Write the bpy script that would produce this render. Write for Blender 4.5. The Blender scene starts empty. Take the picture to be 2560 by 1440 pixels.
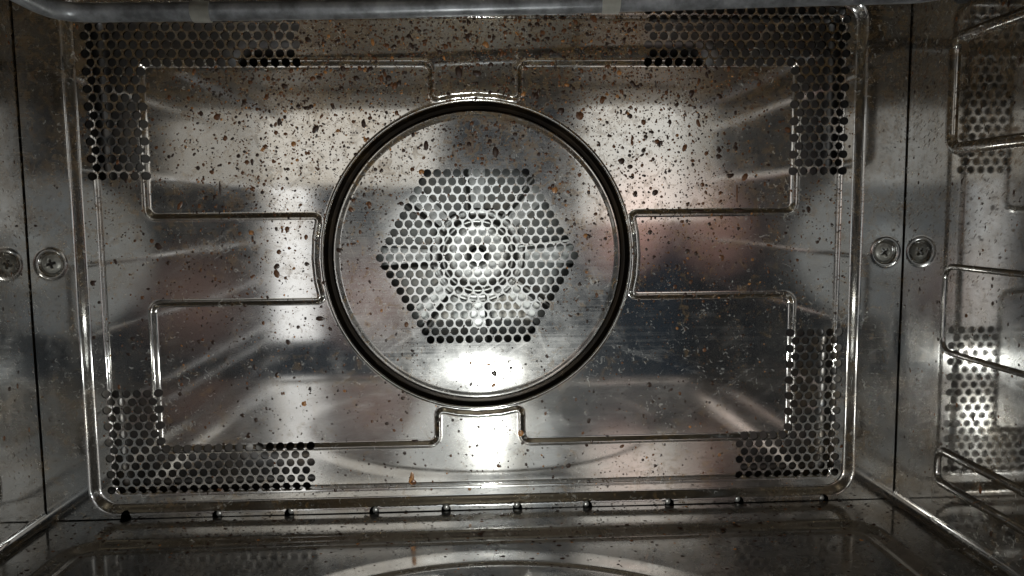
import bpy, math, random
import numpy as np
from mathutils import Matrix, Vector
from mathutils.geometry import delaunay_2d_cdt

random.seed(7); rng = np.random.default_rng(7)
S = bpy.context.scene
C = S.collection
MM = 0.001
ZF = 155.5            # floor lies this many mm below the camera; all shapes are written in mm about the camera's foot point

# ------------------------------------------------------------------ camera
cam_d = bpy.data.cameras.new('camera')
cam = bpy.data.objects.new('camera', cam_d); C.objects.link(cam)
cam_d.sensor_width = 36.0; cam_d.lens = 1930 / 2560 * 36
cam_d.clip_start = 0.005; cam_d.clip_end = 20
RW = np.array([[0.99889076, -0.01410220, 0.04492644],
               [-0.04605660, -0.09402809, 0.99450365],
               [-0.00980034, -0.99546966, -0.09457329]])
right, down, fwd = RW[:, 0], RW[:, 1], RW[:, 2]
m = Matrix.Identity(4)
for i in range(3):
    m[i][0] = right[i]; m[i][1] = -down[i]; m[i][2] = -fwd[i]
m.translation = Vector((0, -0.400, ZF * MM))
cam.matrix_world = m
S.camera = cam

# ------------------------------------------------------------------ world, lamps, exposure
W = bpy.data.worlds.new('World'); S.world = W; W.use_nodes = True
W.node_tree.nodes['Background'].inputs[0].default_value = (0.42, 0.68, 1.0, 1)
W.node_tree.nodes['Background'].inputs[1].default_value = 0.022

def area_lamp(name, x, y, z, sx, sy, radiance, col, shape='RECTANGLE', rot=(90, 0, 0), spread=180):
    """radiance = brightness a mirror shows of the lamp; power follows from its size"""
    l = bpy.data.lights.new(name, 'AREA'); l.shape = shape
    l.size = sx * MM; l.size_y = sy * MM
    a = sx * sy * 1e-6 * (math.pi / 4 if shape in ('DISK', 'ELLIPSE') else 1)
    l.energy = radiance * a * math.pi
    l.color = col; l.spread = math.radians(spread)
    o = bpy.data.objects.new(name, l); C.objects.link(o)
    o.location = (x * MM, y * MM, (z + ZF) * MM)
    o.rotation_euler = [math.radians(v) for v in rot]
    return o

# torch-like key lamp low inside the oven (its mirror image is the burnt-out spot under the fan)
k = bpy.data.lights.new('key_lamp', 'POINT'); k.energy = 0.60; k.shadow_soft_size = 0.009; k.color = (0.98, 1.0, 0.96)
ko = bpy.data.objects.new('key_lamp', k); C.objects.link(ko); ko.location = (0.006, -0.250, (-131.0 + ZF) * MM)
# unseen fill added to brighten disc centre and fan, then the phone's torch
area_lamp('disc_fill_light', 0, -452, -40, 190, 170, 0.17, (0.97, 1.0, 0.98), 'ELLIPSE', spread=75)
area_lamp('phone_torch', 6, -412, -38, 60, 60, 0.2, (0.97, 1.0, 0.96), 'DISK', spread=100)
# the lit room beyond the open door, seen only as reflections in the steel
area_lamp('doorway_light', -236, -600, -62, 52, 200, 1.25, (1.0, 0.99, 0.97))
area_lamp('upper_room_light', -180, -640, 92, 270, 100, 0.78, (1.0, 0.95, 0.86))
area_lamp('window_light', 205, -620, 70, 135, 165, 0.80, (1.0, 0.96, 0.88))
for i_, (q_, w_) in enumerate(((1.25, 0.10), (0.9, 0.12), (0.55, 0.14))):       # soft-edged pink lamps added in place of the hands, for their reflections
    area_lamp('hand_reflection_lamp', 182, -500 + i_, -8, 80 * q_, 120 * q_, w_ * 1.25, (1.0, 0.56, 0.46), 'ELLIPSE', (90, 25, 0))
    area_lamp('hand_reflection_lamp', -125, -500 + i_, -95, 115 * q_, 110 * q_, w_ * 0.5, (1.0, 0.60, 0.48), 'ELLIPSE', (90, -30, 0))

S.render.engine = 'CYCLES'
S.cycles.use_denoising = True
S.cycles.max_bounces = 14; S.cycles.glossy_bounces = 12; S.cycles.diffuse_bounces = 3
S.cycles.sample_clamp_indirect = 6.0
S.cycles.caustics_reflective = True; S.cycles.blur_glossy = 0.3
S.view_settings.view_transform = 'Standard'; S.view_settings.look = 'None'
S.view_settings.exposure = 0.32; S.view_settings.gamma = 1.0

# ------------------------------------------------------------------ materials
def nodes(name):
    mt = bpy.data.materials.new(name); mt.use_nodes = True
    nt = mt.node_tree; nt.nodes.clear()
    return mt, nt
def N(nt, typ, **kw):
    n = nt.nodes.new(typ)
    for k_, v in kw.items():
        if k_.startswith('i_'):
            n.inputs[k_[2:]].default_value = v
        else:
            setattr(n, k_, v)
    return n
def L(nt, a, b): nt.links.new(a, b)
def ramp(nt, src, p0, p1, c0=(0, 0, 0, 1), c1=(1, 1, 1, 1)):
    r = N(nt, 'ShaderNodeValToRGB')
    r.color_ramp.elements[0].position = p0; r.color_ramp.elements[0].color = c0
    r.color_ramp.elements[1].position = p1; r.color_ramp.elements[1].color = c1
    L(nt, src, r.inputs[0]); return r.outputs[0]
def math_n(nt, op, a, b):
    n = N(nt, 'ShaderNodeMath', operation=op)
    for i, v in enumerate((a, b)):
        if isinstance(v, (int, float)): n.inputs[i].default_value = v
        else: L(nt, v, n.inputs[i])
    return n.outputs[0]
def mixc(nt, f, a, b):
    n = N(nt, 'ShaderNodeMix', data_type='RGBA')
    for s, v in ((n.inputs['Factor'], f), (n.inputs[6], a), (n.inputs[7], b)):
        if isinstance(v, (int, float)): s.default_value = v
        elif isinstance(v, tuple): s.default_value = v
        else: L(nt, v, s)
    return n.outputs[2]

def steel(name, base=(0.60, 0.585, 0.56), rough=0.10, haze=0.30, haze_rough=0.36, aniso=0.6, uv=False, dirt=0.35,
          specks=0.0, pale=0.0, wave=0.00010, streak='Z', runs_haze=0.0, tarnish_top=False, scratch=0.0, amber=0.0, dark=(0.30, 0.235, 0.16)):
    mt, nt = nodes(name)
    out = N(nt, 'ShaderNodeOutputMaterial')
    tc = N(nt, 'ShaderNodeTexCoord').outputs['Object']
    def noise(scale, detail=5, rgh=0.6, sc=(1, 1, 1), dist=0.0):
        mp = N(nt, 'ShaderNodeMapping'); mp.inputs['Scale'].default_value = sc
        L(nt, tc, mp.inputs['Vector'])
        n = N(nt, 'ShaderNodeTexNoise', i_Scale=scale, i_Detail=detail, i_Roughness=rgh, i_Distortion=dist)
        L(nt, mp.outputs[0], n.inputs['Vector']); return n.outputs['Fac']
    big = noise(9, 6, 0.62, (1, 1, 1), 0.6)
    mid = noise(60, 6, 0.68, (1, 1, 1), 0.4)
    fine = noise(420, 3, 0.6)
    sep = N(nt, 'ShaderNodeSeparateXYZ'); L(nt, tc, sep.inputs[0])
    run = {'Z': (1, 1, 0.12), 'X': (0.15, 1, 1), 'Y': (1, 0.15, 1)}[streak]
    runs = noise(70, 4, 0.6, run)
    grime = math_n(nt, 'MULTIPLY', ramp(nt, big, 0.40, 0.66), ramp(nt, mid, 0.34, 0.66))
    if tarnish_top:
        tr = N(nt, 'ShaderNodeMapRange'); L(nt, sep.outputs['Z'], tr.inputs['Value'])
        tr.inputs['From Min'].default_value = 0.06; tr.inputs['From Max'].default_value = 0.25; tr.inputs['To Min'].default_value = 0.25
        grime = math_n(nt, 'MULTIPLY', grime, tr.outputs[0])
    stain = math_n(nt, 'MULTIPLY', grime, dirt)
    stain2 = math_n(nt, 'MULTIPLY', math_n(nt, 'MULTIPLY', ramp(nt, runs, 0.50, 0.72), 0.35), dirt)
    stain = math_n(nt, 'MAXIMUM', stain, stain2)
    col = mixc(nt, stain, base + (1,), dark + (1,))
    # cloudy smears where the film of fat scatters more
    hz = math_n(nt, 'ADD', math_n(nt, 'MULTIPLY', ramp(nt, mid, 0.38, 0.72), 0.26), math_n(nt, 'MULTIPLY', ramp(nt, big, 0.35, 0.75), 0.16))
    hzf = math_n(nt, 'ADD', hz, haze - 0.16)
    if runs_haze: hzf = math_n(nt, 'ADD', hzf, math_n(nt, 'MULTIPLY', ramp(nt, runs, 0.44, 0.68), runs_haze))
    if uv: hzf = math_n(nt, 'ADD', hzf, math_n(nt, 'MULTIPLY', math_n(nt, 'SUBTRACT', noise(1500, 2, 0.6, (0.015, 1, 1)), 0.5), 0.34))
    if scratch:
        for rot_, sc_, th_ in ((0.6, 260, 0.64), (-0.35, 190, 0.66), (1.9, 330, 0.67)):
            mp = N(nt, 'ShaderNodeMapping'); mp.inputs['Rotation'].default_value = (0, rot_, 0); L(nt, tc, mp.inputs['Vector'])
            mp2 = N(nt, 'ShaderNodeMapping'); mp2.inputs['Scale'].default_value = (0.05, 1, 1); L(nt, mp.outputs[0], mp2.inputs['Vector'])
            n_ = N(nt, 'ShaderNodeTexNoise', i_Scale=sc_, i_Detail=3.0, i_Roughness=0.6); L(nt, mp2.outputs[0], n_.inputs['Vector'])
            hzf = math_n(nt, 'ADD', hzf, math_n(nt, 'MULTIPLY', math_n(nt, 'MULTIPLY', ramp(nt, n_.outputs['Fac'], th_ - 0.06, th_ + 0.04), scratch), ramp(nt, big, 0.42, 0.6)))
    hzf = math_n(nt, 'MINIMUM', math_n(nt, 'MAXIMUM', hzf, 0.03), 0.95)
    bump = N(nt, 'ShaderNodeBump', i_Strength=1.0, i_Distance=wave)
    wv = noise(14, 2, 0.5)
    L(nt, wv, bump.inputs['Height'])
    bump2 = N(nt, 'ShaderNodeBump', i_Strength=0.25, i_Distance=0.00002)
    L(nt, fine, bump2.inputs['Height']); L(nt, bump.outputs[0], bump2.inputs['Normal'])
    rr = math_n(nt, 'ADD', math_n(nt, 'MULTIPLY', mid, 0.10), rough - 0.05)
    def metal(r, an, nrm):
        b = N(nt, 'ShaderNodeBsdfPrincipled', i_Metallic=1.0)
        L(nt, col, b.inputs['Base Color'])
        if isinstance(r, float): b.inputs['Roughness'].default_value = r
        else: L(nt, r, b.inputs['Roughness'])
        L(nt, nrm, b.inputs['Normal'])
        if uv and an > 0:
            b.inputs['Anisotropic'].default_value = an
            t = N(nt, 'ShaderNodeTangent', direction_type='UV_MAP', uv_map='UVMap')
            L(nt, t.outputs[0], b.inputs['Tangent'])
        return b.outputs[0]
    m1 = metal(rr, aniso, bump.outputs[0]); m2 = metal(haze_rough, aniso * 0.8, bump2.outputs[0])
    mix = N(nt, 'ShaderNodeMixShader'); L(nt, hzf, mix.inputs[0]); L(nt, m1, mix.inputs[1]); L(nt, m2, mix.inputs[2])
    res = mix.outputs[0]
    # dried film: dull brown haze
    film = N(nt, 'ShaderNodeBsdfPrincipled', i_Roughness=0.45)
    L(nt, ramp(nt, noise(35, 3, 0.6), 0.42, 0.62, (0.20, 0.16, 0.12, 1), (0.36, 0.23, 0.09, 1)), film.inputs['Base Color'])
    ff = math_n(nt, 'MULTIPLY', math_n(nt, 'MAXIMUM', grime, 0.12), 0.20 * dirt)
    mx = N(nt, 'ShaderNodeMixShader'); L(nt, ff, mx.inputs[0]); L(nt, res, mx.inputs[1]); L(nt, film.outputs[0], mx.inputs[2]); res = mx.outputs[0]
    if amber > 0:      # straw coloured puddles of half burnt fat, thickest high up
        nz = N(nt, 'ShaderNodeTexNoise', i_Scale=190.0, i_Detail=5.0, i_Roughness=0.62, i_Distortion=1.2); L(nt, tc, nz.inputs['Vector'])
        ap = math_n(nt, 'ADD', nz.outputs['Fac'], math_n(nt, 'MULTIPLY', noise(17, 3, 0.6), 0.30))
        up_ = N(nt, 'ShaderNodeMapRange'); L(nt, sep.outputs['Z'], up_.inputs['Value'])
        up_.inputs['From Min'].default_value = 0.09; up_.inputs['From Max'].default_value = 0.24; up_.inputs['To Max'].default_value = 0.10
        ap = math_n(nt, 'ADD', ap, up_.outputs[0])
        am = N(nt, 'ShaderNodeBsdfPrincipled', i_Roughness=0.30)
        L(nt, ramp(nt, ap, 0.76, 0.90, (0.42, 0.27, 0.10, 1), (0.13, 0.06, 0.022, 1)), am.inputs['Base Color'])
        af = math_n(nt, 'MULTIPLY', ramp(nt, ap, 0.735, 0.82), amber)
        mx = N(nt, 'ShaderNodeMixShader'); L(nt, af, mx.inputs[0]); L(nt, res, mx.inputs[1]); L(nt, am.outputs[0], mx.inputs[2]); res = mx.outputs[0]
    if specks > 0:     # fine baked-on flecks, denser high up where the fat spits
        wob = N(nt, 'ShaderNodeTexNoise', i_Scale=900, i_Detail=1.0); L(nt, tc, wob.inputs['Vector'])
        wadd = N(nt, 'ShaderNodeMix', data_type='VECTOR'); wadd.inputs['Factor'].default_value = 0.0007
        L(nt, tc, wadd.inputs[4]); L(nt, wob.outputs['Color'], wadd.inputs[5])
        ws = N(nt, 'ShaderNodeSeparateXYZ'); L(nt, wadd.outputs[1], ws.inputs[0])
        wc = N(nt, 'ShaderNodeCombineXYZ'); L(nt, math_n(nt, 'ADD', ws.outputs['X'], math_n(nt, 'MULTIPLY', ws.outputs['Y'], 0.55)), wc.inputs[0])
        L(nt, math_n(nt, 'ADD', ws.outputs['Z'], math_n(nt, 'MULTIPLY', ws.outputs['Y'], 0.8)), wc.inputs[1])
        vo = N(nt, 'ShaderNodeTexVoronoi', feature='F1', voronoi_dimensions='2D', i_Scale=520.0); L(nt, wc.outputs[0], vo.inputs['Vector'])
        vs = N(nt, 'ShaderNodeSeparateXYZ'); L(nt, vo.outputs['Color'], vs.inputs[0])
        patch = noise(24, 4, 0.65)
        hi = N(nt, 'ShaderNodeMapRange')
        hi.inputs['From Min'].default_value = 0.05; hi.inputs['From Max'].default_value = 0.26
        L(nt, sep.outputs['Z'], hi.inputs['Value'])
        lim = math_n(nt, 'ADD', math_n(nt, 'MULTIPLY', ramp(nt, patch, 0.35, 0.7), 0.55), math_n(nt, 'MULTIPLY', hi.outputs[0], 0.35))
        size = math_n(nt, 'MULTIPLY', math_n(nt, 'SUBTRACT', lim, vs.outputs['X']), 0.62)
        size = math_n(nt, 'MINIMUM', size, 0.30)
        sp = math_n(nt, 'MULTIPLY', ramp(nt, math_n(nt, 'SUBTRACT', size, vo.outputs['Distance']), 0.0, 0.06), specks)
        dk = N(nt, 'ShaderNodeBsdfPrincipled', i_Roughness=0.4)
        L(nt, ramp(nt, vs.outputs['Y'], 0.2, 0.95, (0.018, 0.010, 0.007, 1), (0.15, 0.075, 0.03, 1)), dk.inputs['Base Color'])
        mx = N(nt, 'ShaderNodeMixShader'); L(nt, sp, mx.inputs[0]); L(nt, res, mx.inputs[1]); L(nt, dk.outputs[0], mx.inputs[2]); res = mx.outputs[0]
    if pale > 0:       # limescale: tiny pale dots and smears
        nz = N(nt, 'ShaderNodeTexNoise', i_Scale=330, i_Detail=3.0, i_Roughness=0.6, i_Distortion=1.5); L(nt, tc, nz.inputs['Vector'])
        patch = noise(34, 3, 0.6)
        val = math_n(nt, 'ADD', nz.outputs['Fac'], math_n(nt, 'MULTIPLY', patch, 0.34))
        sp = math_n(nt, 'MULTIPLY', ramp(nt, val, 0.80, 0.88), pale)
        dk = N(nt, 'ShaderNodeBsdfPrincipled', i_Roughness=0.55)
        dk.inputs['Base Color'].default_value = (0.55, 0.55, 0.52, 1)
        mx = N(nt, 'ShaderNodeMixShader'); L(nt, sp, mx.inputs[0]); L(nt, res, mx.inputs[1]); L(nt, dk.outputs[0], mx.inputs[2]); res = mx.outputs[0]
    L(nt, res, out.inputs[0])
    return mt

def plain(name, col, rough=0.5, metallic=0.0, var=0.3, scale=200, bumpd=0.0):
    mt, nt = nodes(name)
    out = N(nt, 'ShaderNodeOutputMaterial'); b = N(nt, 'ShaderNodeBsdfPrincipled', i_Roughness=rough, i_Metallic=metallic)
    tc = N(nt, 'ShaderNodeTexCoord').outputs['Object']
    n = N(nt, 'ShaderNodeTexNoise', i_Scale=scale, i_Detail=5.0, i_Roughness=0.65); L(nt, tc, n.inputs['Vector'])
    dk = tuple(c * (1 - var) for c in col) + (1,); lt = tuple(min(1, c * (1 + var)) for c in col) + (1,)
    L(nt, ramp(nt, n.outputs['Fac'], 0.35, 0.65, dk, lt), b.inputs['Base Color'])
    if bumpd:
        bp = N(nt, 'ShaderNodeBump', i_Distance=bumpd); L(nt, n.outputs['Fac'], bp.inputs['Height']); L(nt, bp.outputs[0], b.inputs['Normal'])
    L(nt, b.outputs[0], out.inputs[0]); return mt

M = {}
M['panel'] = steel('panel_steel', uv=True, rough=0.085, wave=0.00016, aniso=0.72, haze=0.015, haze_rough=0.31, dirt=0.5, specks=0.85, pale=0.5, tarnish_top=True, scratch=0.20, amber=0.34, base=(0.61, 0.61, 0.60), dark=(0.42, 0.31, 0.17))
M['disc'] = steel('scuffed_disc_steel', uv=True, rough=0.09, haze=0.22, haze_rough=0.38, dirt=0.5, specks=0.85, pale=0.8, tarnish_top=True, scratch=0.25, amber=0.45, base=(0.62, 0.62, 0.61), dark=(0.42, 0.32, 0.19))
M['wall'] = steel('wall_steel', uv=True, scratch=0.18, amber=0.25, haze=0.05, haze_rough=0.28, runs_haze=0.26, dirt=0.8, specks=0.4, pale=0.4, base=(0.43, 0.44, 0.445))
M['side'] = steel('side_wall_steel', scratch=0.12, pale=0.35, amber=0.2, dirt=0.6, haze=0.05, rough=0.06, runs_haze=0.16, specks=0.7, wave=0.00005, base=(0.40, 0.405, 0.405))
M['floor'] = steel('floor_steel', uv=False, dirt=0.28, haze=0.26, specks=0.7, streak='X', pale=0.3, base=(0.66, 0.655, 0.64))
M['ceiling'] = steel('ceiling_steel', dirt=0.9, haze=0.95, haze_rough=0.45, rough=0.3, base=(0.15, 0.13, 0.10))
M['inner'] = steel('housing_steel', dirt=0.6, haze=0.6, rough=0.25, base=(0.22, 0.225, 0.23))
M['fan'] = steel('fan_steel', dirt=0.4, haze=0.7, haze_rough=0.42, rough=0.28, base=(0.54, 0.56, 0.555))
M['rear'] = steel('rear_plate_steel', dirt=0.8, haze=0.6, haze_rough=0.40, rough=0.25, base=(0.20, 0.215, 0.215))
M['stud'] = plain('stud_steel', (0.62, 0.62, 0.59), 0.30, 0.6, var=0.15)
M['casing'] = plain('casing_dark', (0.02, 0.02, 0.02), 0.7)
M['grime'] = plain('recess_shade', (0.012, 0.009, 0.006), 0.30, var=0.5, scale=500, bumpd=0.0002)  # near-black for the screws' cross recess, its shade put into the colour
M['groove'] = steel('groove_shade_stain', dirt=0.9, haze=0.30, rough=0.30, base=(0.012, 0.0115, 0.011), dark=(0.045, 0.030, 0.016), tarnish_top=True)  # near-black base holds the deep groove's shade; brown tint is baked stain
M['drop0'] = plain('burnt_drop', (0.030, 0.014, 0.008), 0.28, var=0.5, scale=300)
M['drop1'] = plain('brown_drop', (0.11, 0.045, 0.018), 0.25, var=0.45, scale=300)
M['drop2'] = plain('amber_drop', (0.33, 0.15, 0.05), 0.25, var=0.35, scale=300)
M['element'] = plain('element_sheath', (0.21, 0.22, 0.235), 0.36, 0.45, var=0.5, scale=90, bumpd=0.00005)
M['clip'] = plain('clip_steel', (0.62, 0.62, 0.57), 0.28, 0.55, var=0.12)
M['screw'] = plain('zinc_screw', (0.32, 0.32, 0.295), 0.42, 0.45, var=0.2, scale=400)

# ------------------------------------------------------------------ mesh helpers
def P(a):                       # (x, y, z) in mm about the camera foot -> metres, floor at z = 0
    a = np.asarray(a, float); out = a * MM
    out[..., 2] += ZF * MM
    return out
def make(name, verts, faces, mats, parent=None, normals=None, uvs=None, smooth=True, mat_idx=None):
    """verts in mm"""
    me = bpy.data.meshes.new(name)
    me.from_pydata(P(verts).tolist(), [], [tuple(int(i) for i in f) for f in faces])
    for mt in (mats if isinstance(mats, (list, tuple)) else [mats]): me.materials.append(mt)
    if uvs is not None:
        ul = me.uv_layers.new(name='UVMap')
        li = np.empty(len(me.loops), int); me.loops.foreach_get('vertex_index', li)
        ul.data.foreach_set('uv', np.asarray(uvs)[li].astype(np.float32).ravel())
    me.polygons.foreach_set('use_smooth', [smooth] * len(me.polygons))
    if mat_idx is not None: me.polygons.foreach_set('material_index', [int(i) for i in mat_idx])
    me.update()
    if normals is not None: me.normals_split_custom_set_from_vertices([tuple(n) for n in normals])
    o = bpy.data.objects.new(name, me); C.objects.link(o)
    if parent is not None: o.parent = parent
    return o
def empty(name, label=None, cat=None, loc=(0, 0, 0)):
    o = bpy.data.objects.new(name, None); C.objects.link(o); o.empty_display_size = 0.02
    o.location = loc
    if label: o['label'] = label
    if cat: o['category'] = cat
    return o
def tri(verts2, edges):
    r = delaunay_2d_cdt([Vector((float(a), float(b))) for a, b in verts2], [tuple(map(int, e)) for e in edges], [], 0, 1e-4)
    return np.array([tuple(v) for v in r[0]]), np.array([f for f in r[2]], int)
def rrect(hx, hz, r, cx=0, cz=0, n=10, step=4.0):
    pts = []
    for sx, sz, a0 in ((1, 1, 0), (-1, 1, 90), (-1, -1, 180), (1, -1, 270)):
        for i in range(n + 1):
            a = math.radians(a0 + 90 * i / n)
            pts.append((cx + sx * (hx - r) + r * math.cos(a), cz + sz * (hz - r) + r * math.sin(a)))
    return resample(np.array(pts), step)
def resample(p, step):
    out = []
    for a, b in zip(p, np.roll(p, -1, 0)):
        d = np.linalg.norm(b - a)
        if d < 1e-6: continue
        k_ = max(1, int(math.ceil(d / step)))
        for i in range(k_): out.append(a + (b - a) * i / k_)
    return np.array(out)
def sd_rrect(x, z, hx, hz, r, cx=0, cz=0):
    qx = np.abs(x - cx) - (hx - r); qz = np.abs(z - cz) - (hz - r)
    return np.hypot(np.maximum(qx, 0), np.maximum(qz, 0)) + np.minimum(np.maximum(qx, qz), 0) - r
def sstep(a, b, x):
    t = np.clip((x - a) / (b - a), 0, 1); return t * t * (3 - 2 * t)
def tube(path, rad, n=12, cap=True):
    """swept tube through mm points; returns verts, faces"""
    path = [Vector(p) for p in path]; vs = []; fs = []
    t = (path[1] - path[0]).normalized()
    up = Vector((0, 0, 1)) if abs(t.z) < 0.9 else Vector((1, 0, 0))
    u = t.cross(up).normalized()
    for i, p in enumerate(path):
        a = path[max(i - 1, 0)]; b = path[min(i + 1, len(path) - 1)]
        t = (b - a).normalized(); u = (u - t * u.dot(t)).normalized(); w = t.cross(u)
        rr_ = rad[i] if hasattr(rad, '__len__') else rad
        for j in range(n):
            an = 2 * math.pi * j / n
            vs.append(p + u * (rr_ * math.cos(an)) + w * (rr_ * math.sin(an)))
    for i in range(len(path) - 1):
        for j in range(n):
            fs.append((i * n + j, i * n + (j + 1) % n, (i + 1) * n + (j + 1) % n, (i + 1) * n + j))
    if cap:
        fs.append(tuple(range(n - 1, -1, -1))); fs.append(tuple((len(path) - 1) * n + j for j in range(n)))
    return [tuple(v) for v in vs], fs
def fillet_path(pts, r, n=8):
    pts = [Vector(p) for p in pts]; out = [pts[0]]
    for a, b, c in zip(pts, pts[1:], pts[2:]):
        d1 = (a - b); d2 = (c - b); t1 = min(r, d1.length * 0.49); t2 = min(r, d2.length * 0.49); t_ = min(t1, t2)
        p0 = b + d1.normalized() * t_; p1 = b + d2.normalized() * t_
        for i in range(n + 1):
            s = i / n; out.append(p0 * (1 - s) ** 2 + b * 2 * s * (1 - s) + p1 * s * s)
    out.append(pts[-1]); return out

# ------------------------------------------------------------------ the oven
oven = empty('oven', 'open stainless steel oven cavity seen from inside, grease spattered round its perforated back', 'oven')

CZ = -21.6                       # height of the back panel's centre below the camera
HR = 2.12                        # radius of a punched hole
holes = []
rowp = 5.05 * 0.866 * 0.987
for r_ in range(-10, 11):
    k_ = 21 - abs(r_)
    for c_ in range(k_): holes.append(((c_ - (k_ - 1) / 2) * 5.05 + 0.5, CZ + r_ * rowp))
PX, PZ = 5.31, 4.295
for sg in (-1, 1):
    for i in range(20):                           # upper corners
        z = 21.2 + PZ * i; odd = i % 2
        if i >= 13: kk = 20
        else: kk = 5 if odd else 6
        for k_ in range(kk): holes.append((sg * (192.4 - (PX / 2 if odd else 0) - PX * k_), z))
for i in range(13):
    odd = i % 2; kk = 20 if i >= 7 else (5 if odd else 6)
    for k_ in range(kk): holes.append((-(192.2 - (PX / 2 if odd else 0) - PX * k_), -90.2 - 4.26 * i))
for i in range(19):
    odd = i % 2; kk = (10 if odd else 11) if i >= 13 else (5 if odd else 6)
    for k_ in range(kk): holes.append((193.1 - (PX / 2 if odd else 0) - PX * k_, -64.2 - 4.28 * i))
holes = np.array(holes)
def near_hole(x, z):
    best = np.full(len(x), 1e9)
    for s in range(0, len(x), 4000):
        d = (x[s:s + 4000, None] - holes[None, :, 0]) ** 2 + (z[s:s + 4000, None] - holes[None, :, 1]) ** 2
        best[s:s + 4000] = d.min(1)
    return np.sqrt(best)

# pressed outline round the sunken field
A_, B_, T_, S_, RA = 166.0, 98.0, 22.7, 22.5, 82.4
def arc(a0, a1, n=5): return [(RA * math.cos(math.radians(a0 + (a1 - a0) * i / (n - 1))), RA * math.sin(math.radians(a0 + (a1 - a0) * i / (n - 1)))) for i in range(n)]
at = math.degrees(math.asin(T_ / RA)); as_ = math.degrees(math.asin(S_ / RA))
raw = [(-A_, B_), (-T_, B_)] + arc(90 + at, 90 - at) + [(T_, B_), (A_, B_), (A_, S_)] + arc(as_, -as_) + [(A_, -S_), (A_, -B_), (T_, -B_)] \
    + arc(-90 + at, -90 - at) + [(-T_, -B_), (-A_, -B_), (-A_, -S_)] + arc(180 + as_, 180 - as_) + [(-A_, S_)]
raw = np.array(raw)
def round_poly(p, r, n=7):
    out = []; m_ = len(p)
    for i in range(m_):
        a, b, c = p[i - 1], p[i], p[(i + 1) % m_]
        d1 = a - b; d2 = c - b; l1 = np.linalg.norm(d1); l2 = np.linalg.norm(d2); d1 = d1 / l1; d2 = d2 / l2
        ang = math.acos(np.clip(d1 @ d2, -1, 1))
        if ang > math.radians(165): out.append(b); continue
        t_ = min(r / math.tan(ang / 2), l1 * .45, l2 * .45)
        for k_ in range(n + 1):
            s = k_ / n; out.append((b + d1 * t_) * (1 - s) ** 2 + b * 2 * s * (1 - s) + (b + d2 * t_) * s * s)
    return np.array(out)
bead = round_poly(raw, 4.6); bead_d = resample(bead, 1.5)
bead_d = bead_d + np.array([0.4, CZ])
def sd_bead(x, z):
    a = bead_d; b = np.roll(a, -1, 0); out = np.full(len(x), 99.0)
    inside = np.zeros(len(x), bool)
    for s in range(0, len(x), 3000):
        px, pz = x[s:s + 3000, None], z[s:s + 3000, None]
        ex, ez = (b - a)[:, 0], (b - a)[:, 1]
        wx, wz = px - a[:, 0], pz - a[:, 1]
        t = np.clip((wx * ex + wz * ez) / (ex * ex + ez * ez), 0, 1)
        d = np.hypot(wx - t * ex, wz - t * ez).min(1)
        c = ((a[:, 1] > pz) != (b[:, 1] > pz)) & (px < (b[:, 0] - a[:, 0]) * (pz - a[:, 1]) / (b[:, 1] - a[:, 1] + 1e-12) + a[:, 0])
        inside[s:s + 3000] = c.sum(1) % 2 == 1
        out[s:s + 3000] = d
    return np.where(inside, -out, out)
RINX, RINZ = 190.2, 121.0
def panel_h(x, z):               # depth (mm, away from the camera) of the back panel's pressed relief
    x = np.asarray(x, float); z = np.asarray(z, float)
    s = sd_bead(x, z)
    h = 1.5 * (1 - sstep(-1.4, 1.4, s)) - 0.28 * np.exp(-((s - 1.4) / 0.62) ** 2)
    d = sd_rrect(x, z, RINX, RINZ, 3.0, 0.3, CZ - 0.1)
    h += 1.3 * np.exp(-(d / 0.75) ** 2) + 0.5 * sstep(-0.8, 0.8, d)
    r = np.hypot(x - 0.6, z - CZ)
    ring = 6.0 * (1 - sstep(78.0, 79.7, r) ** 1.5) * sstep(74.2, 76.2, r)
    disc_rel = -0.5 * (1 - sstep(71, 74, r))
    lip = -0.35 * np.exp(-((r - 80.2) / 0.5) ** 2)
    bow = 0.45 * np.sin(x / 83.0 + 1.0) * np.cos(z / 61.0) + 0.25 * np.sin(x / 37.0 + z / 51.0)
    return h + ring + disc_rel + lip + bow * 0.5
def grad_normals(hf, x, z, e=0.04):
    gx = (hf(x + e, z) - hf(x - e, z)) / (2 * e); gz = (hf(x, z + e) - hf(x, z - e)) / (2 * e)
    n = np.stack([gx, -np.ones_like(gx), gz], 1)       # faces -Y
    return n / np.linalg.norm(n, axis=1)[:, None]
def offsets_along(path, offs):
    t = np.roll(path, -1, 0) - np.roll(path, 1, 0); t /= np.linalg.norm(t, axis=1)[:, None]
    n = np.stack([t[:, 1], -t[:, 0]], 1)
    return np.concatenate([path + n * o for o in offs])

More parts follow.
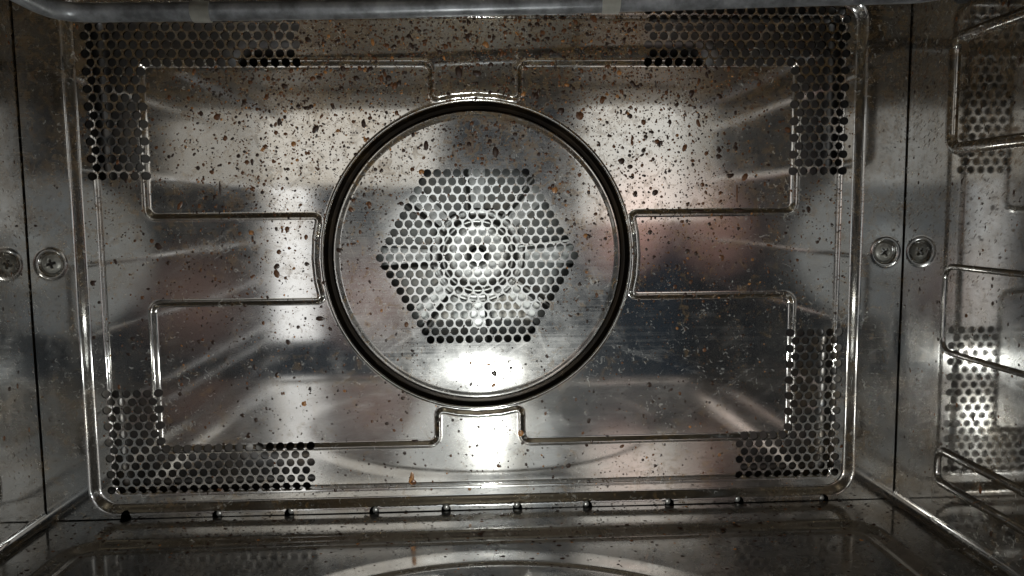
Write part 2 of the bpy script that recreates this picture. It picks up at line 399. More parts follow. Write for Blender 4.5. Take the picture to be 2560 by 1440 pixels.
NH = 16
ang = np.linspace(0, 2 * math.pi, NH, endpoint=False)
def back_panel():
    pts = []
    gx, gz = np.meshgrid(np.arange(-197, 198, 5.0), np.arange(CZ - 126, CZ + 127, 5.0)); g_ = np.stack([gx.ravel(), gz.ravel()], 1)
    g_ = g_[(np.abs(sd_bead(g_[:, 0], g_[:, 1])) > 5.2) & (np.abs(sd_rrect(g_[:, 0], g_[:, 1], RINX, RINZ, 3.0, 0.3, CZ - 0.1)) > 4.4)]; pts.append(g_)
    pts.append(offsets_along(bead_d, [-4.2, -3.0, -2.2, -1.7, -1.3, -.9, -.45, 0, .45, .9, 1.3, 1.7, 2.2, 2.7, 3.3, 4.4]))
    rr_ = rrect(RINX, RINZ, 3.0, 0.3, CZ - 0.1, 4, 2.5)
    pts.append(offsets_along(rr_, [-3.6, -2.6, -1.9, -1.3, -.9, -.5, -.2, 0, .2, .5, .9, 1.3, 1.9, 2.6, 3.6]))
    for r in (69, 70.9, 71.6, 72.2, 72.8, 73.4, 74.0, 74.6, 75.2, 75.8, 76.4, 77.0, 77.6, 78.2, 78.7, 79.1, 79.4, 79.7, 80, 80.3, 80.8, 81.4, 82.0):
        a = np.linspace(0, 2 * math.pi, 260, endpoint=False)
        pts.append(np.stack([0.6 + r * np.cos(a), CZ + r * np.sin(a)], 1))
    pts = np.concatenate(pts)
    dr = np.hypot(pts[:, 0] - .6, pts[:, 1] - CZ)
    nearring = (dr > 68.5) & (dr < 82.3)
    isring = np.zeros(len(pts), bool); isring[-23 * 260:] = True
    pts = pts[~nearring | isring]
    ob = rrect(199.0, 128.5, 10, 0, CZ, 10, 4.0)
    pts = pts[sd_rrect(pts[:, 0], pts[:, 1], 199, 128.5, 10, 0, CZ) < -0.6]
    pts = pts[near_hole(pts[:, 0], pts[:, 1]) > HR + 0.25]
    nb = len(ob); hv = (holes[:, None, :] + HR * np.stack([np.cos(ang), np.sin(ang)], 1)[None]).reshape(-1, 2)
    allp = np.concatenate([ob, hv, pts]); ed = [(i, (i + 1) % nb) for i in range(nb)]
    for h in range(len(holes)):
        b = nb + h * NH; ed += [(b + i, b + (i + 1) % NH) for i in range(NH)]
    v, f = tri(allp, ed)
    c = v[f].mean(1)
    f = f[(near_hole(c[:, 0], c[:, 1]) > HR * 0.985) & (sd_rrect(c[:, 0], c[:, 1], 199, 128.5, 10, 0, CZ) < 0)]
    h = panel_h(v[:, 0], v[:, 1]); n = grad_normals(panel_h, v[:, 0], v[:, 1])
    vv = np.stack([v[:, 0], h, v[:, 1]], 1)
    uv = v / 400.0
    a, b, cc = vv[f[:, 0]], vv[f[:, 1]], vv[f[:, 2]]
    flip = np.cross(b - a, cc - a)[:, 1] > 0
    f[flip] = f[flip][:, ::-1]
    mi = np.zeros(len(f), int)
    r = np.hypot(vv[f].mean(1)[:, 0] - .6, vv[f].mean(1)[:, 2] - CZ)
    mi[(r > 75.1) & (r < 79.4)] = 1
    mi[r < 75.1] = 2
    # punched rims: a short sleeve behind each hole
    hc = holes; hh = panel_h(hv[:, 0], hv[:, 1]).reshape(-1, NH)
    V = [vv]; F = list(map(tuple, f)); NN = [n]; UV = [uv]; base = len(vv); MI = list(mi)
    front = np.stack([hv[:, 0].reshape(-1, NH), hh, hv[:, 1].reshape(-1, NH)], 2)
    backr = front.copy(); backr[:, :, 1] += 1.0
    rad = np.stack([-np.cos(ang), np.zeros(NH), -np.sin(ang)], 1)
    for k_ in range(len(hc)):
        V.append(front[k_]); V.append(backr[k_]); nf = rad * 0.8 + np.array([0, -0.6, 0]); NN.append(nf / np.linalg.norm(nf, axis=1)[:, None]); NN.append(rad)
        UV.append(front[k_][:, [0, 2]] / 400); UV.append(front[k_][:, [0, 2]] / 400)
        for i in range(NH):
            j = (i + 1) % NH; F.append((base + i, base + NH + i, base + NH + j, base + j)); MI.append(0)
        base += 2 * NH
    return make('back_panel', np.concatenate(V), F, [M['panel'], M['groove'], M['disc']], oven, np.concatenate(NN), np.concatenate(UV), True, MI)
panel_o = back_panel()
panel_o['label'] = 'perforated back panel with pressed lines and a dark ring groove'

# back wall round the panel with its sloped step and the two screw dimples
WX, WZT, WZB = 223.4, 113.0, -155.05
SCREWS = [(-213.3, -22.3), (214.6, -21.4)]
def wall_h(x, z):
    d = sd_rrect(x, z, 197.2, 126.7, 9.0, 0, CZ)
    h = -3.9 * sstep(-0.3, 5.0, d) + 0.25
    for sx, sz in SCREWS:
        r = np.hypot(x - sx, z - sz)
        h = h + 1.7 * (1 - sstep(4.6, 6.4, r)) - 0.25 * np.exp(-((r - 7.0) / 0.9) ** 2)
    return h + 0.12 * np.sin(z / 23.0 + x / 40.0) + 0.15 * np.sin(x / 31.0 + 2)
DRX = [-184.0, -137.2, -100.0, -55.8, -18.1, 19.7, 57.0, 101.1, 139.0, 185.4]
def back_wall():
    pts = []
    gx, gz = np.meshgrid(np.arange(-221, 222, 4.5), np.arange(WZB + 1.5, WZT, 4.5)); g_ = np.stack([gx.ravel(), gz.ravel()], 1); dd_ = sd_rrect(g_[:, 0], g_[:, 1], 197.2, 126.7, 9.0, 0, CZ)
    for sx, sz in SCREWS: g_, dd_ = g_[np.hypot(g_[:, 0] - sx, g_[:, 1] - sz) > 10.5], dd_[np.hypot(g_[:, 0] - sx, g_[:, 1] - sz) > 10.5]
    pts.append(g_[dd_ > 7.0])
    for o_ in (.4, .9, 1.4, 2, 2.6, 3.2, 3.8, 4.4, 5, 5.6, 6.4):
        pts.append(rrect(197.2 + o_, 126.7 + o_, 9.0 + o_, 0, CZ, 12, 3.0))
    for sx, sz in SCREWS:
        for r in (1.5, 3, 4.4, 4.8, 5.2, 5.6, 6, 6.4, 6.9, 7.5, 8.2, 9, 10):
            a = np.linspace(0, 2 * math.pi, 30, endpoint=False); pts.append(np.stack([sx + r * np.cos(a), sz + r * np.sin(a)], 1))
    for o_ in (.3, .7, 1.2, 1.7):
        zz = np.arange(WZB, WZT, 3.0); pts.append(np.stack([np.full_like(zz, -WX + o_), zz], 1)); pts.append(np.stack([np.full_like(zz, WX - o_), zz], 1))
        xx = np.arange(-WX, WX, 3.0); pts.append(np.stack([xx, np.full_like(xx, WZB + o_)], 1))
    pts = np.concatenate(pts)
    pts = pts[(np.abs(pts[:, 0]) < WX - .1) & (pts[:, 1] > WZB + .1) & (pts[:, 1] < WZT - .1)]
    pts = pts[sd_rrect(pts[:, 0], pts[:, 1], 197.2, 126.7, 9, 0, CZ) > 0.15]
    # outer boundary with half round drain notches along the bottom
    ob = [(-WX, WZB)]
    DR = 2.55
    for i, dx in enumerate(DRX):
        hgt = 4.0 if i == 0 else 2.9
        ob.append((dx - DR, WZB))
        for k_ in range(1, 10):
            a = math.pi * (1 - k_ / 10); ob.append((dx + DR * math.cos(a), WZB + hgt * math.sin(a) ** 0.8))
        ob.append((dx + DR, WZB))
    ob += [(WX, WZB), (WX, WZT), (-WX, WZT)]
    ob = resample(np.array(ob), 2.5)
    keep = np.ones(len(pts), bool)
    for dx in DRX: keep &= np.hypot(pts[:, 0] - dx, pts[:, 1] - WZB) > 4.4
    pts = pts[keep]
    ib = rrect(197.2, 126.7, 9.0, 0, CZ, 12, 3.0)
    allp = np.concatenate([ob, ib, pts]); n1 = len(ob); n2 = len(ib)
    ed = [(i, (i + 1) % n1) for i in range(n1)] + [(n1 + i, n1 + (i + 1) % n2) for i in range(n2)]
    v, f = tri(allp, ed); c = v[f].mean(1)
    ok = sd_rrect(c[:, 0], c[:, 1], 197.2, 126.7, 9, 0, CZ) > 0
    for i, dx in enumerate(DRX):
        hgt = 4.0 if i == 0 else 2.9
        inn = (np.abs(c[:, 0] - dx) < DR) & (c[:, 1] - WZB < hgt * np.sqrt(np.clip(1 - ((c[:, 0] - dx) / DR) ** 2, 0, 1)) ** 0.8 * 0.97)
        ok &= ~inn
    f = f[ok]
    h = wall_h(v[:, 0], v[:, 1]); n = grad_normals(wall_h, v[:, 0], v[:, 1])
    vv = np.stack([v[:, 0], h, v[:, 1]], 1)
    a, b, cc = vv[f[:, 0]], vv[f[:, 1]], vv[f[:, 2]]; flip = np.cross(b - a, cc - a)[:, 1] > 0; f[flip] = f[flip][:, ::-1]
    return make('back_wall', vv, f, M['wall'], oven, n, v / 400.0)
back_wall()

# side walls with the rounded foot that runs into the floor
SX, FR, YF, TOP = 224.1, 6.0, -450.0, 114.0
for sg in (-1, 1):
    prof = [(SX, TOP), (SX, 60), (SX, 0), (SX, -60), (SX, -ZF + FR)]
    nrm = [(-1, 0)] * 5
    for i in range(1, 11):
        a = math.pi / 2 * i / 10; prof.append((SX - FR + FR * math.cos(a), -ZF + FR - FR * math.sin(a))); nrm.append((-math.cos(a), math.sin(a)))
    ys = [-3.2, -20, -60, -120, -240, YF]
    v = []; n = []; f = []
    for (px, pz), (nx, nz) in zip(prof, nrm):
        for y in ys: v.append((sg * px, y, pz)); n.append((sg * nx, 0, nz))
    k_ = len(ys)
    for i in range(len(prof) - 1):
        for j in range(k_ - 1):
            q = (i * k_ + j, i * k_ + j + 1, (i + 1) * k_ + j + 1, (i + 1) * k_ + j)
            f.append(q[::-1] if sg > 0 else q)
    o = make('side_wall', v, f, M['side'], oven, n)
    # pressed shelf rails: rounded loops standing proud of the wall
    for z0, z1, rad in ((28.5, 79.5, 3.0), (-67.5, -26.5, 1.5), (-132.0, -116.0, 2.2)):
        x = sg * (SX + rad * 0.15)
        pts = fillet_path([(x, -430, z1), (x, -41.0, z1), (x, -41.0, z0), (x, -430, z0)], 7.0 if z1 - z0 > 30 else 6.0)
        vv, ff = tube(pts, rad, 14)
        make('shelf_rail', vv, ff, M['side'], o)

# floor: seam notches, pressed rectangle and round dish
FXE = SX - FR + 0.05
def floor_h(x, y):
    d = sd_rrect(x, y, 198.0, 150.0, 18.0, 0, -28.5 - 150.0)
    h = -2.6 * (1 - sstep(-7.0, 0.0, d)) + 0.45 * np.exp(-((d + 9.5) / 1.6) ** 2)
    r = np.hypot(x - 5, y + 194)
    h = h + 0.7 * (1 - sstep(130.0, 147.5, r)) - 0.8 * np.exp(-((r - 131) / 1.3) ** 2)
    return h + 0.10 * np.sin(x / 29.0) * np.cos(y / 17.0)
def floor_mesh():
    pts = []
    gx, gy = np.meshgrid(np.arange(-216, 217, 6.0), np.arange(-334, -5, 6.0)); g_ = np.stack([gx.ravel(), gy.ravel()], 1); dd_ = sd_rrect(g_[:, 0], g_[:, 1], 198.0, 150.0, 18.0, 0, -178.5); rr_ = np.hypot(g_[:, 0] - 5, g_[:, 1] + 194)
    pts.append(g_[((dd_ < -14.5) | (dd_ > 2)) & ((rr_ < 126) | (rr_ > 149.5))])
    for o_ in (-13, -12, -11, -10.2, -9.5, -8.8, -8, -7, -6, -5, -4, -3, -2, -1, 0, .8):
        pts.append(rrect(198 + o_, 150 + o_, 18 + o_, 0, -178.5, 10, 4.0))
    for r in (128, 129.5, 130.3, 131, 131.7, 132.5, 134, 136, 138, 140, 142, 144, 146, 147.5):
        a = np.linspace(0, 2 * math.pi, 200, endpoint=False); pts.append(np.stack([5 + r * np.cos(a), -194 + r * np.sin(a)], 1))
    pts = np.concatenate(pts)
    YB = -3.5; DR = 2.55
    pts = pts[(np.abs(pts[:, 0]) < FXE - .2) & (pts[:, 1] < YB - 3.6) & (pts[:, 1] > -339)]
    ob = [(-FXE, YB)]
    for i, dx in enumerate(DRX):
        hg = 4.2 if i == 0 else 1.4
        ob.append((dx - DR, YB))
        for k_ in range(1, 8):
            a = math.pi * (1 - k_ / 8); ob.append((dx + DR * math.cos(a), YB - hg * math.sin(a)))
        ob.append((dx + DR, YB))
    ob += [(FXE, YB), (FXE, -340), (-FXE, -340)]
    ob = resample(np.array(ob), 4.0)
    keep = np.ones(len(pts), bool)
    for dx in DRX: keep &= np.hypot(pts[:, 0] - dx, pts[:, 1] - YB) > 5
    pts = pts[keep]
    allp = np.concatenate([ob, pts]); n1 = len(ob)
    v, f = tri(allp, [(i, (i + 1) % n1) for i in range(n1)]); c = v[f].mean(1)
    ok = np.ones(len(f), bool)
    for i, dx in enumerate(DRX):
        hg = 4.2 if i == 0 else 1.4
        ok &= ~((np.abs(c[:, 0] - dx) < DR) & (YB - c[:, 1] < hg * np.sqrt(np.clip(1 - ((c[:, 0] - dx) / DR) ** 2, 0, 1)) * .96))
    f = f[ok]
    h = floor_h(v[:, 0], v[:, 1]); e = .05
    gx_ = (floor_h(v[:, 0] + e, v[:, 1]) - floor_h(v[:, 0] - e, v[:, 1])) / (2 * e); gy_ = (floor_h(v[:, 0], v[:, 1] + e) - floor_h(v[:, 0], v[:, 1] - e)) / (2 * e)
    n = np.stack([-gx_, -gy_, np.ones_like(gx_)], 1); n /= np.linalg.norm(n, axis=1)[:, None]
    edge = np.abs(v[:, 0]) > FXE - .1; h[edge] = 0
    vv = np.stack([v[:, 0], v[:, 1], h - ZF], 1)
    a, b, cc = vv[f[:, 0]], vv[f[:, 1]], vv[f[:, 2]]; flip = np.cross(b - a, cc - a)[:, 2] < 0; f[flip] = f[flip][:, ::-1]
    return make('cavity_floor', vv, f, M['floor'], oven, n)
floor_mesh()
# ceiling sheet with a shallow pressed rim
v = []; f = []
xs = [-224, -190, -186, 186, 190, 224]; ys = [-3.2, -26, -30, -330, -334, YF]
for x in xs:
    for y in ys:
        v.append((x, y, 113.5 + (3 if (abs(x) < 188 and -332 < y < -28) else 0)))
for i in range(5):
    for j in range(5): f.append((i * 6 + j, i * 6 + j + 1, (i + 1) * 6 + j + 1, (i + 1) * 6 + j))
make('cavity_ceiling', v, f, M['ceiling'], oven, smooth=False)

# domed steel studs added behind the seam holes for a glint inside
for i, dx in enumerate(DRX[1:]):
    v = []; f = []; nu, nv = 14, 8; dz = 0.5 * math.sin(i * 2.1)
    for a in range(nv + 1):
        th = math.pi * a / nv
        for b in range(nu):
            ph = 2 * math.pi * b / nu; v.append((dx + 0.3 * math.sin(i) + 1.75 * math.sin(th) * math.cos(ph), 0.4 + 1.6 * math.sin(th) * math.sin(ph), WZB + 0.1 + dz + 2.0 * math.cos(th)))
    for a in range(nv):
        for b in range(nu): f.append((a * nu + b, a * nu + (b + 1) % nu, (a + 1) * nu + (b + 1) % nu, (a + 1) * nu + b))
    make('drain_stud', v, f, M['stud'], oven)

# fan housing behind the panel: flange, side walls, rounded corners, back plate, central well
def housing():
    rings = [(203, 131.5, 8, 3.4), (200.0, 129.0, 6, 3.6)]
    for i in range(1, 4): rings.append((200.0 - .2 * i, 129.0 - .2 * i, 6, 4.6 + 5 * i))
    for i in range(1, 8):
        a = math.pi / 2 * i / 7; rings.append((199.4 - 5.5 * (1 - math.cos(a)), 128.4 - 5.5 * (1 - math.cos(a)), 6, 22 + 5.5 * math.sin(a)))
    rings.append((136, 116, 12, 27.7))
    rings.append((128, 108, 10, 27.9)); rings.append((126, 107.0, 10, 30)); rings.append((126, 107, 10, 62)); rings.append((60, 60, 30, 63)); rings.append((6, 6, 3, 63))
    v = []; f = []; n = 0
    for hx, hz, r, y in rings:
        pts = []
        for sx, sz, a0 in ((1, 1, 0), (-1, 1, 90), (-1, -1, 180), (1, -1, 270)):
            for i in range(9):
                a = math.radians(a0 + 90 * i / 8); pts.append((sx * (hx - r) + r * math.cos(a), y, CZ + sz * (hz - r) + r * math.sin(a)))
        n = len(pts); v += pts
    for k_ in range(len(rings) - 1):
        for i in range(n):
            j = (i + 1) % n; f.append((k_ * n + i, k_ * n + j, (k_ + 1) * n + j, (k_ + 1) * n + i))
    f.append(tuple((len(rings) - 1) * n + i for i in range(n)))
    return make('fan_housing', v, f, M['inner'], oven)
housing()
# unseen dark box added to keep light out of the seams
x0, x1, z0, z1, y0, y1 = -250, 250, -185, 150, -449, 80
v = [(x0, y0, z0), (x1, y0, z0), (x1, y0, z1), (x0, y0, z1), (x0, y1, z0), (x1, y1, z0), (x1, y1, z1), (x0, y1, z1)]
make('seam_light_block', v, [(4, 5, 6, 7), (0, 1, 5, 4), (2, 3, 7, 6), (0, 4, 7, 3), (1, 2, 6, 5)], M['casing'], oven, smooth=False)

# screws: domed heads with a cross recess
def screw(sx, sz, rot, tilt):
    R0 = 4.75; v = []; f = []; nr, na = 16, 40
    def hh(x, z):
        r = math.hypot(x, z); t = min(r / R0, 1)
        h = -1.5 * (1 - t ** 3.2)
        a = math.radians(rot); u = x * math.cos(a) + z * math.sin(a); w = -x * math.sin(a) + z * math.cos(a)
        arm = min(abs(u), abs(w)); lng = max(abs(u), abs(w))
        k_ = max(0, min(1, (0.75 - arm) / 0.25)) * max(0, min(1, (2.5 - lng) / 0.4))
        core = max(0, min(1, (0.95 - r) / 0.3))
        crs.append(max(k_, core)); return h + 1.5 * max(k_, core)
    crs = []
    v.append((0, hh(0, 0), 0))
    for i in range(1, nr + 1):
        r = R0 * i / nr
        for j in range(na):
            a = 2 * math.pi * j / na; v.append((r * math.cos(a), hh(r * math.cos(a), r * math.sin(a)), r * math.sin(a)))
    for j in range(na): v.append((R0 * math.cos(2 * math.pi * j / na), 1.6, R0 * math.sin(2 * math.pi * j / na)))
    for j in range(na): f.append((0, 1 + j, 1 + (j + 1) % na))
    for i in range(nr):
        for j in range(na): f.append((1 + i * na + j, 1 + (i + 1) * na + j, 1 + (i + 1) * na + (j + 1) % na, 1 + i * na + (j + 1) % na))
    tx, tz = tilt; vv = []
    for x, y, z in v: vv.append((sx + x, -2.0 + y + x * tx + z * tz, sz + z))
    mi = [1 if (len(q) == 4 and sum(crs[i] if i < len(crs) else 0 for i in q) / 4 > 0.45) or (len(q) == 3) else 0 for q in f]
    return make('screw', vv, f, [M['screw'], M['grime']], oven, mat_idx=mi)  # recess faces coloured dark to stand for shade in the cross
screw(-213.6, -22.3, 12, (0.06, 0.05)).__setitem__('label', 'cross head screw in a dimple beside the left seam')
screw(214.6, -21.4, 38, (-0.04, 0.03)).__setitem__('label', 'cross head screw in a dimple beside the right seam')

# ------------------------------------------------------------------ convection fan behind the round grille
fan = empty('convection_fan', 'bladed steel fan seen through the hexagon of holes', 'fan', tuple(P((0.5, 40, CZ - 1))))
FY = 24.0
def F_(pts): return np.asarray(pts, float) + np.array([0.5, 0, CZ - 0.6])
def unlift(o):   # keep world placement under an Empty that is itself placed
    o.matrix_parent_inverse = Matrix.Translation(-fan.location)
    return o
prof = [(4.6, -1.0), (5.4, 0.6), (6.4, 0.9), (14, 0.6), (17.2, 0.4), (17.9, -0.6), (18.8, -1.2), (20.2, -1.0), (21.0, 0.6), (24.0, 0.9), (25.2, 0.2), (26.2, 1.6)]
v = []; f = []; na = 48
for r, y in prof:
    for j in range(na): a = 2 * math.pi * j / na; v.append((r * math.cos(a), FY + y, r * math.sin(a)))
for i in range(len(prof) - 1):
    for j in range(na): f.append((i * na + j, i * na + (j + 1) % na, (i + 1) * na + (j + 1) % na, (i + 1) * na + j))
unlift(make('disc', F_(v), f, M['fan'], fan))
vv, ff = tube([(0, FY + 9.4, 0), (0, FY + 8.4, 0)], 52, 56)
unlift(make('rear_plate', F_(vv), ff, M['rear'], fan, smooth=False))  # plate added behind the blades so the holes show paler
for k_ in range(8):
    a = math.radians(45 * k_ + 2)
    # arm in local frame: runs outward along +x, offset sideways, with one edge folded up towards the grille
    loc = []; fc = []
    xs = [22, 30, 40, 52, 62]
    for x in xs:
        w = 7.5 + (x - 22) * 0.16
        loc += [(x, FY + 1.6, -w * .55), (x, FY + 1.6, w * .25), (x, FY + .6, w * .40), (x, FY - 1.5 - (x - 22) * .05, w * .46), (x, FY - 4 - (x - 22) * .05, w * .48), (x, FY - 4.3 - (x - 22) * .05, w * .48 + 1.0), (x, FY - 1.0, w * .46 + 1.2)]
    q = 7
    for i in range(len(xs) - 1):
        for j in range(q - 1): fc.append((i * q + j, i * q + j + 1, (i + 1) * q + j + 1, (i + 1) * q + j))
    vv = []
    for x, y, z in loc: vv.append((x * math.cos(a) - z * math.sin(a), y, x * math.sin(a) + z * math.cos(a)))
    unlift(make('blade', F_(vv), fc, M['fan'], fan, smooth=False))
vv, ff = tube([(0, FY + 2, 0), (0, FY - 2.6, 0), (0, FY - 3.2, 0)], [3.6, 3.6, 2.9], 6)
unlift(make('hub_nut', F_(vv), ff, M['fan'], fan, smooth=False))
vv, ff = tube([(0, 62, 0), (0, FY + 2, 0)], 4.2, 16)
unlift(make('shaft', F_(vv), ff, M['casing'], fan))

# ------------------------------------------------------------------ grill element along the top
el = empty('heating_element', 'grey tubular grill element running across the top of the oven', 'heating element', tuple(P((0, -55, 90))))
def under(o, par): o.matrix_parent_inverse = Matrix.Translation(-par.location); return o
ER = 3.95
path = fillet_path([(-176, -330, 92), (-176, -55, 86.8), (-57, -55, 88.5), (55, -55, 91.4), (144, -55, 94.3), (207, -55, 96.0), (207, -330, 97)], 16, 10)
dense = []
for a, b in zip(path, path[1:]):
    n_ = max(1, int((b - a).length / 6))
    for i in range(n_): dense.append(a + (b - a) * i / n_)
dense.append(path[-1])
vv, ff = tube(dense, ER, 24); under(make('sheath', vv, ff, M['element'], el), el)
def clip(x, z, name='clip', wide=7.2):
    # band round the tube, then a narrower strap up to the ceiling
    v = []; f = []; t = 0.5
    angs = [math.radians(a) for a in range(-150, 61, 15)]
    for sx in (-wide / 2, wide / 2):
        for a in angs:
            for r in (ER + .12, ER + .12 + t):
                v.append((x + sx + (0.4 if sx > 0 else -.4) * math.cos(a), -55 + -r * math.cos(a), z + r * math.sin(a)))
    n_ = len(angs)
    def id_(s, i, r): return s * n_ * 2 + i * 2 + r
    for i in range(n_ - 1):
        f.append((id_(0, i, 1), id_(1, i, 1), id_(1, i + 1, 1), id_(0, i + 1, 1)))
        f.append((id_(0, i, 0), id_(0, i + 1, 0), id_(1, i + 1, 0), id_(1, i, 0)))
        for s in (0, 1): f.append((id_(s, i, 0), id_(s, i, 1), id_(s, i + 1, 1), id_(s, i + 1, 0)))
    o = under(make(name, v, f, M['clip'], el), el)
    a = angs[-1]; y0_ = -55 - (ER + .4) * math.cos(a); zz = z + (ER + .4) * math.sin(a)
    sv = []
    for (yy, zz_, w) in ((y0_ + .1, zz - 1.6, 2.6), (y0_ + 1.2, zz + 1.2, 2.3), (y0_ + 1.0, zz + 6, 2.2), (y0_ + 1.0, 113.4, 2.2)):
        for sx in (-1, 1): sv += [(x - 1.2 + sx * w, yy, zz_), (x - 1.2 + sx * w, yy + .6, zz_)]
    sf = []
    for i in range(3):
        b = i * 4
        sf += [(b, b + 2, b + 6, b + 4), (b + 1, b + 5, b + 7, b + 3), (b, b + 4, b + 5, b + 1), (b + 2, b + 3, b + 7, b + 6)]
    s = make('strap', sv, sf, M['clip'], o, smooth=False); s.matrix_parent_inverse = Matrix.Translation(-el.location) @ Matrix.Identity(4)
    s.matrix_parent_inverse = (o.matrix_parent_inverse).inverted() @ Matrix.Translation(-el.location) if False else Matrix.Identity(4)
    return o
clip(-115.7, 87.6); clip(59.7, 91.5)
# holder of the element at its right hand bend
vv, ff = tube([(213.5, -62, 90.2), (213.5, -62, 92.5), (213.5, -62, 96), (213.5, -62, 113)], [2.0, 4.2, 4.8, 3.5], 14)
under(make('holder', vv, ff, M['casing'], el), el)

# ------------------------------------------------------------------ grease drops
def blob(seed, n=9):
    r_ = np.random.default_rng(seed); a = np.linspace(0, 2 * math.pi, n, endpoint=False)
    rad = 1 + 0.22 * r_.standard_normal(n); rad = np.clip(0.5 * rad + 0.25 * (np.roll(rad, 1) + np.roll(rad, -1)), .55, 1.5)
    if seed % 5 == 0: rad[int(r_.integers(n))] *= 1.7
    o = np.stack([rad * np.cos(a), np.zeros(n), rad * np.sin(a)], 1); i_ = o * 0.62; i_[:, 1] = -0.26
    v = np.concatenate([o, i_, [[0, -0.34, 0]]])
    f = []
    for i in range(n):
        j = (i + 1) % n; f.append((i, j, n + j, n + i)); f.append((n + i, n + j, 2 * n))
    return v, f
BL = [blob(s) for s in range(24)]
def joined(name, items, parent, label=None):
    """items: (centre mm, radius, elong, angle, material, frame) -> one mesh"""
    V = []; F = []; MI = []; base = 0
    for (c, r, el_, an, mi, fr) in items:
        bv, bf = BL[rng.integers(len(BL))]
        x = bv[:, 0] * r; z = bv[:, 2] * r * el_; y = bv[:, 1] * min(r, 1.2)
        ca, sa = math.cos(an), math.sin(an); x, z = x * ca - z * sa, x * sa + z * ca
        U, Nn, Wv = fr
        V.append(np.asarray(c) + x[:, None] * U + (-y)[:, None] * Nn + z[:, None] * Wv)
        F += [tuple(i + base for i in f_) for f_ in bf]; MI += [mi] * len(bf); base += len(bv)
    o = make(name, np.concatenate(V), F, [M['drop0'], M['drop1'], M['drop2']], parent, mat_idx=MI)
    return o
BACK = (np.array([1., 0, 0]), np.array([0, -1., 0]), np.array([0, 0, 1.]))
def px2(x, y):                    # picture position of a drop noted on the photograph -> point of the back panel
    d = RW @ np.array([x - 1280, y - 720, 1930.0]); t = 400.0 / d[1]; return d[0] * t, d[2] * t
def density(x, z):
    u = np.abs(x); top = sstep(-60, 60, z)
    d = 0.17 + 0.6 * sstep(35, 80, z) * (1 - sstep(110, 175, u)) + 0.85 * top * (1 - sstep(70, 165, u)) + 0.34 * np.exp(-((u - 115) / 35) ** 2) * sstep(-110, 20, z)
    return d * (1 - 0.25 * np.exp(-((np.hypot(x, z - CZ)) / 45) ** 2))
NC = 80000
cx = rng.uniform(-197, 197, NC); cz = rng.uniform(-147, 104, NC)
keep = rng.random(NC) < density(cx, cz) * 0.40
cx, cz = cx[keep], cz[keep]
rad = np.exp(rng.normal(math.log(0.27), 0.60, len(cx))); rad = np.clip(rad, .16, 1.55)
hd = near_hole(cx, cz); ok = hd > HR + rad * 0.55
r0 = np.hypot(cx - .6, cz - CZ); ok &= (r0 < 71.5) | (r0 > 80.5)
cx, cz, rad = cx[ok], cz[ok], rad[ok]
ch = panel_h(cx, cz)
items = []
for x, z, r, h in zip(cx, cz, rad, ch):
    q = rng.random(); br = 0.5 if z > -40 else 0.3
    mi = 0 if q > br else (1 if q > br * 0.14 else 2)
    items.append(((x, h - 0.01, z), r, float(np.exp(rng.normal(0.05, 0.28))), rng.normal(0, 0.5), mi, BACK))
# marks one can point to in the photograph
for x, y, r, e_, mi in ((1030, 1195, 1.1, 3.0, 2), (1032, 1205, 1.9, 1.0, 1), (1222, 912, 1.3, 0.5, 2), (800, 797, 2.2, .55, 0), (1845, 480, .55, 9, 1),
                        (1240, 378, 1.5, 1.7, 0), (548, 470, .5, 8, 0), (1452, 290, 2.0, 1.0, 1), (1732, 232, 1.4, 1.0, 0), (1640, 480, 1.5, .9, 0),
                        (560, 345, 1.2, 1.4, 1), (1800, 390, 1.5, .8, 0), (1923, 412, 1.3, .6, 0), (620, 1090, 1.2, 1.2, 0), (1040, 1105, 1.5, .7, 0),
                        (690, 668, 1.1, 1.2, 0), (767, 660, 1.2, 1.0, 0), (1625, 963, 1.2, 1.1, 0), (1850, 527, 3.2, .45, 0), (1745, 529, 3.6, .3, 0)):
    X, Z = px2(x, y); items.append(((X, float(panel_h(np.array([X]), np.array([Z]))[0]) - .02, Z), r, e_, 0.0, mi, BACK))
items.sort(key=lambda t: -t[1] * max(1, t[2]))
big, small = items[:280], items[280:]
small_o = joined('grease_specks', small, None)
small_o['kind'] = 'stuff'; small_o['label'] = 'fine brown grease specks baked all over the back panel'; small_o['category'] = 'grease'
shared = {}
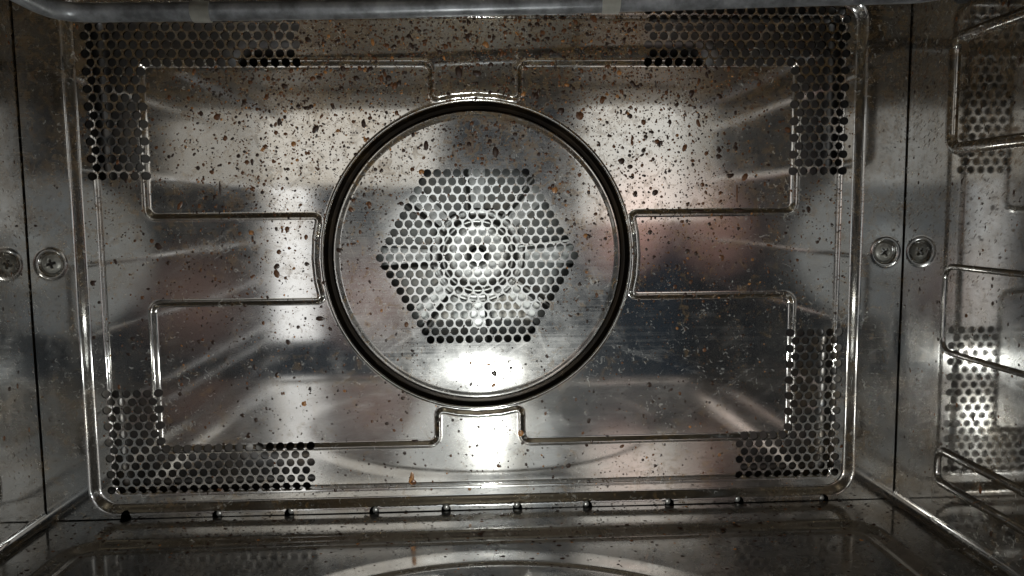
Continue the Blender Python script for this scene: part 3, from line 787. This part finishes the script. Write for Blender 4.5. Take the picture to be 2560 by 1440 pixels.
for t in big:                     # the larger drops one by one, children of the panel they stick to
    (c, r, el_, an, mi, fr) = t; s = int(rng.integers(len(BL)))
    key = (s, mi)
    if key not in shared:
        bv, bf = BL[s]; me = bpy.data.meshes.new('grease_drop'); me.from_pydata((bv * MM).tolist(), [], bf); me.materials.append(M['drop%d' % mi])
        me.polygons.foreach_set('use_smooth', [True] * len(me.polygons)); shared[key] = me
    o = bpy.data.objects.new('grease_drop', shared[key]); C.objects.link(o); o.parent = panel_o
    o.location = P(np.array(c)).tolist(); o.scale = (r, min(r, 1.2), r * el_); o.rotation_euler = (0, -an, 0)
# crumbs and dashes along the floor seam and on the walls
fl = []
UP = (np.array([1., 0, 0]), np.array([0, 0, 1.]), np.array([0, 1., 0]))
for i in range(1300):
    x = rng.uniform(-215, 215); y = -4 - abs(rng.normal(0, 38)); r = float(np.clip(np.exp(rng.normal(math.log(.42), .5)), .2, 1.5))
    if y < -330: continue
    z = float(floor_h(np.array([x]), np.array([y]))[0]) - ZF
    fl.append(((x, y, z + .01), r, rng.uniform(.4, 1.2), rng.normal(0, .3), int(rng.choice([0, 0, 0, 1, 1, 2])) if rng.random() < .3 else 0, UP))
for i in range(420):
    x = rng.uniform(-222, 222); z = rng.uniform(-152, -149) if i < 40 else rng.uniform(-150, 105)
    if sd_rrect(np.array([x]), np.array([z]), 203, 133, 14, 0, CZ)[0] < 1: continue
    h = float(wall_h(np.array([x]), np.array([z]))[0])
    fl.append(((x, h - .01, z), float(np.clip(np.exp(rng.normal(math.log(.35), .4)), .2, .9)), rng.uniform(.6, 1.5), 0, 0, BACK))
for sg in (-1, 1):
    SD = (np.array([0, 1., 0]), np.array([-sg * 1., 0, 0]), np.array([0, 0, 1.]))
    for i in range(420):
        y = -rng.uniform(6, 150); z = rng.uniform(-145, 108)
        fl.append(((sg * (SX - .01), y, z), float(np.clip(np.exp(rng.normal(math.log(.42), .45)), .2, 1.3)), rng.uniform(.7, 1.8), 0, int(rng.choice([0, 0, 1])), SD))
o = joined('grease_crumbs', fl, None)
o['kind'] = 'stuff'; o['label'] = 'dark crumbs and flecks scattered over the floor and side walls'; o['category'] = 'crumbs'
